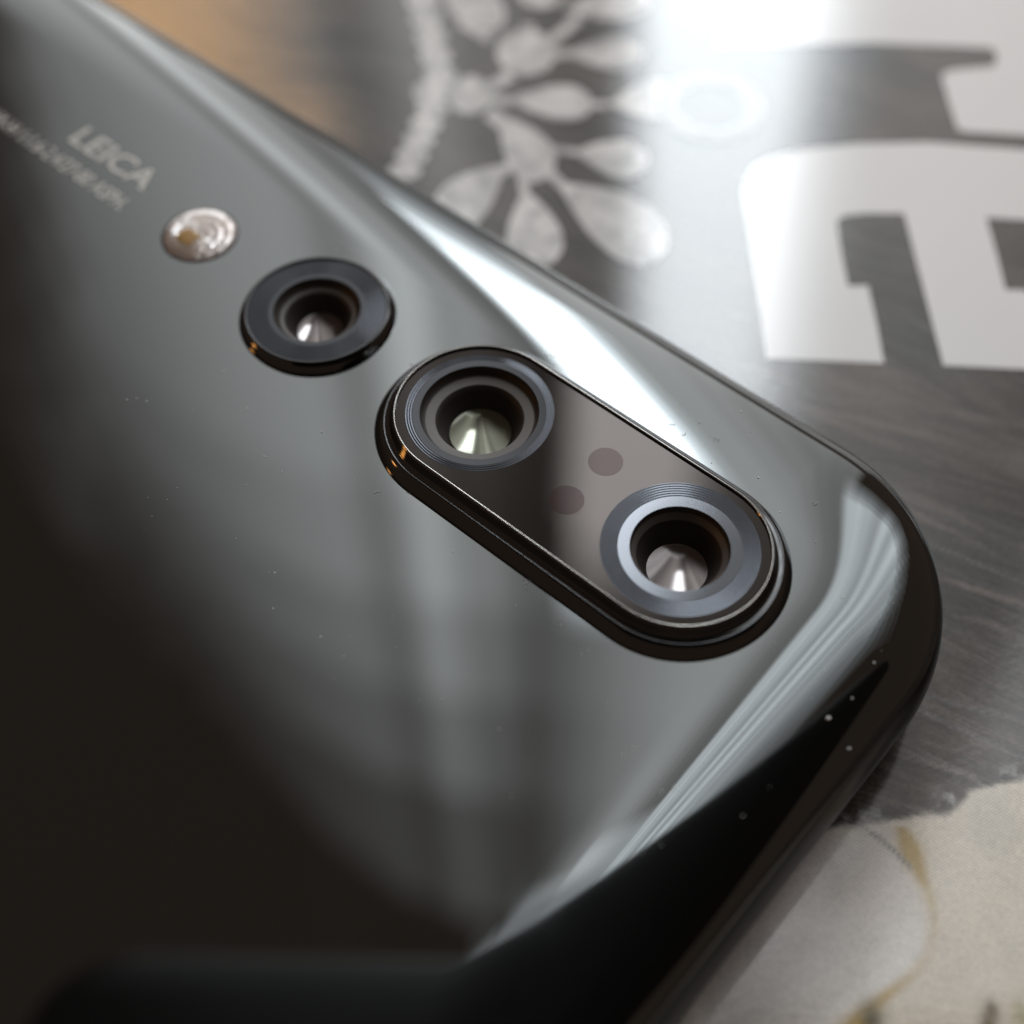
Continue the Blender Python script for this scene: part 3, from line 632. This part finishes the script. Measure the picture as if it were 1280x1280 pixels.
# ---- flash
UF = -31.7; RF = 1.95
bm = bmesh.new()
fr_ = random.Random(3)
rings_ = []
for j, r_ in enumerate((RF, RF - .05, 1.75, 1.5, 1.25, 1.0, .75, .5, .25)):    # faceted clear reflector
    rings_.append([(r_ * math.cos(2 * math.pi * k / 36), r_ * math.sin(2 * math.pi * k / 36), .012 if j < 2 else .04 + (.026 if j % 2 else -.026) + fr_.uniform(-.016, .016)) for k in range(36)])
loft(bm, rings_, True, False, True)
for v in bm.verts: v.co.z = max(v.co.z, .006)
fl = link("camera_flash", fix_up(bm), M_REFLECT, phone, PO + Vector((UF, 0, 0)), smooth=False)
bm = bmesh.new()
loft(bm, [circle(RF + .10, .004, 64), circle(RF + .06, .03, 64), circle(RF - .02, .02, 64)])
sub("flash_rim", fix(bm), M_GAP, fl)
bm = bmesh.new(); bmesh.ops.create_cube(bm, size=1); bmesh.ops.scale(bm, vec=(1.05, .95, .05), verts=bm.verts)
bmesh.ops.bevel(bm, geom=bm.edges[:], offset=.012, segments=1, affect='EDGES')
bmesh.ops.translate(bm, vec=(-.35, -.55, .10), verts=bm.verts)
sub("led_chip", bm, M_LED, fl, smooth=False)
bm = lathe([(RF, .03), (RF - .04, .12), (RF - .3, .18), (1.0, .24), (.4, .27), (.05, .275)], 64, False, True)
sub("flash_lens", fix_up(bm), mat_cover_glass("flash_glass", .05), fl)

# ---- printed lettering
def lettering(name, text, x0, x1, y0, h, bold):
    cu = bpy.data.curves.new(name, 'FONT'); cu.body = text; cu.size = 1.0; cu.offset = bold; cu.resolution_u = 3
    tmp = bpy.data.objects.new(name, cu); COL.objects.link(tmp)
    dg = bpy.context.evaluated_depsgraph_get(); dg.update()
    me = bpy.data.meshes.new_from_object(tmp.evaluated_get(dg))
    bpy.data.objects.remove(tmp); bpy.data.curves.remove(cu)
    bm = bmesh.new(); bm.from_mesh(me); bpy.data.meshes.remove(me)
    vx = [v.co.x for v in bm.verts]; vy = [v.co.y for v in bm.verts]
    ax_, bx_, ay_, by_ = min(vx), max(vx), min(vy), max(vy)
    for v in bm.verts:
        v.co = Vector((x0 + (v.co.x - ax_) / (bx_ - ax_) * (x1 - x0), y0 + (v.co.y - ay_) / (by_ - ay_) * h, 0.012))
    return link(name, bm, M_INK, phone, PO, smooth=False)
lettering("brand_lettering", "LEICA", -43.2, -36.75, 0.22, 1.5, 0.012)
lettering("lens_lettering", "VARIO-SUMMILUX-H 1:1.6-2.4/27-80 ASPH.", -55.6, -36.5, -1.60, 0.95, 0.006)

# ---- dust and lint on the glass
rnd = random.Random(4)
bm = bmesh.new()
def speck(x, y, z, r_):
    m_ = Matrix.Translation((x, y, z)) @ Matrix.Rotation(rnd.uniform(0, 6), 4, 'Z') @ Matrix.Diagonal((rnd.uniform(.7, 1.8), 1, .6, 1))
    bmesh.ops.create_icosphere(bm, subdivisions=1, radius=r_, matrix=m_)
def edge_d(x, y):
    u_, v_ = x - (XT - RC), y - (YL - RC)
    return RC - math.hypot(u_, v_) if u_ > 0 and v_ > 0 else min(XT - x, YL - y)
for x, y, r_ in DUST:
    d = edge_d(x, y)
    speck(x, y, back_z(d) + r_ * .3, r_)
for k in range(150):
    x = rnd.uniform(-26, 10.5); y = rnd.uniform(-14, 10.5)
    if -LN - 5.1 < x < 5.1 and abs(y) < 5.1: continue
    if math.hypot(x - US, y) < 4.1 or math.hypot(x - 1, y - 1) > 30: continue
    d = edge_d(x, y)
    if d < 2.2: continue
    speck(x, y, back_z(d) + .01, rnd.choice((.016, .018, .02, .022, .028, .035)))
for k in range(14):                                    # short curled fibres beside the bump
    u_ = rnd.uniform(-13, 3); y = rnd.choice((5.5, -5.6, 6.2)) + rnd.uniform(-.5, .8); a_ = rnd.uniform(0, 6.28); z = .02
    pts = []
    for q in range(6):
        pts.append((u_, y)); u_ += .07 * math.cos(a_); y += .07 * math.sin(a_); a_ += rnd.uniform(-.3, .9)
    loft(bm, [[(x - .011, y_, z), (x, y_ + .011, z + .022), (x + .011, y_, z)] for x, y_ in pts])
o = link("dust", bm, M_DUST, phone, PO)
o["kind"] = "stuff"

# ------------------------------------------------------------------ the phone that takes the picture, held above the table and seen mirrored in the glass
hold = empty("handheld_phone", "dark handheld phone mirrored as the black band at the bottom of the back glass", "smartphone", CAM_POS - FW * 2.0)
rot = Matrix(((RT.x, UP.x, -FW.x), (RT.y, UP.y, -FW.y), (RT.z, UP.z, -FW.z)))
turn = Matrix.Rotation(math.radians(-2.5), 3, 'Z')          # held a touch askew
corner = Vector((-47, 54, 0))
hold.rotation_euler = (rot @ turn).to_euler()
hold.location = (CAM_POS - FW * 2.0 + rot @ (corner - turn @ corner)) * MM
def rr(x0, x1, y0, y1, rc, z, n=10):
    p = []
    for cx_, cy_, a0 in ((x1 - rc, y1 - rc, 0), (x0 + rc, y1 - rc, 90), (x0 + rc, y0 + rc, 180), (x1 - rc, y0 + rc, 270)):
        for k in range(n + 1):
            a_ = math.radians(a0 + 90 * k / n); p.append((cx_ + rc * math.cos(a_), cy_ + rc * math.sin(a_), z))
    return p
bm = bmesh.new()
loft(bm, [rr(-47 + i, 108 - i, -21 + i, 54 - i, 9 - i, z) for i, z in ((3.2, 0), (1.9, .25), (.9, .9), (.25, 1.9), (0, 3.2), (0, 6), (.6, 7.4), (1.8, 7.8))], True, True, True)
link("phone_body", fix(bm), M_SLAB, hold)
bm = lathe([(4.2, -.02), (4.1, -.6), (3.6, -.7)], 48, False, True)
bmesh.ops.translate(bm, vec=turn.inverted() @ (turn @ corner - corner), verts=bm.verts)
link("lens_mount", fix(bm), M_SLAB, hold)
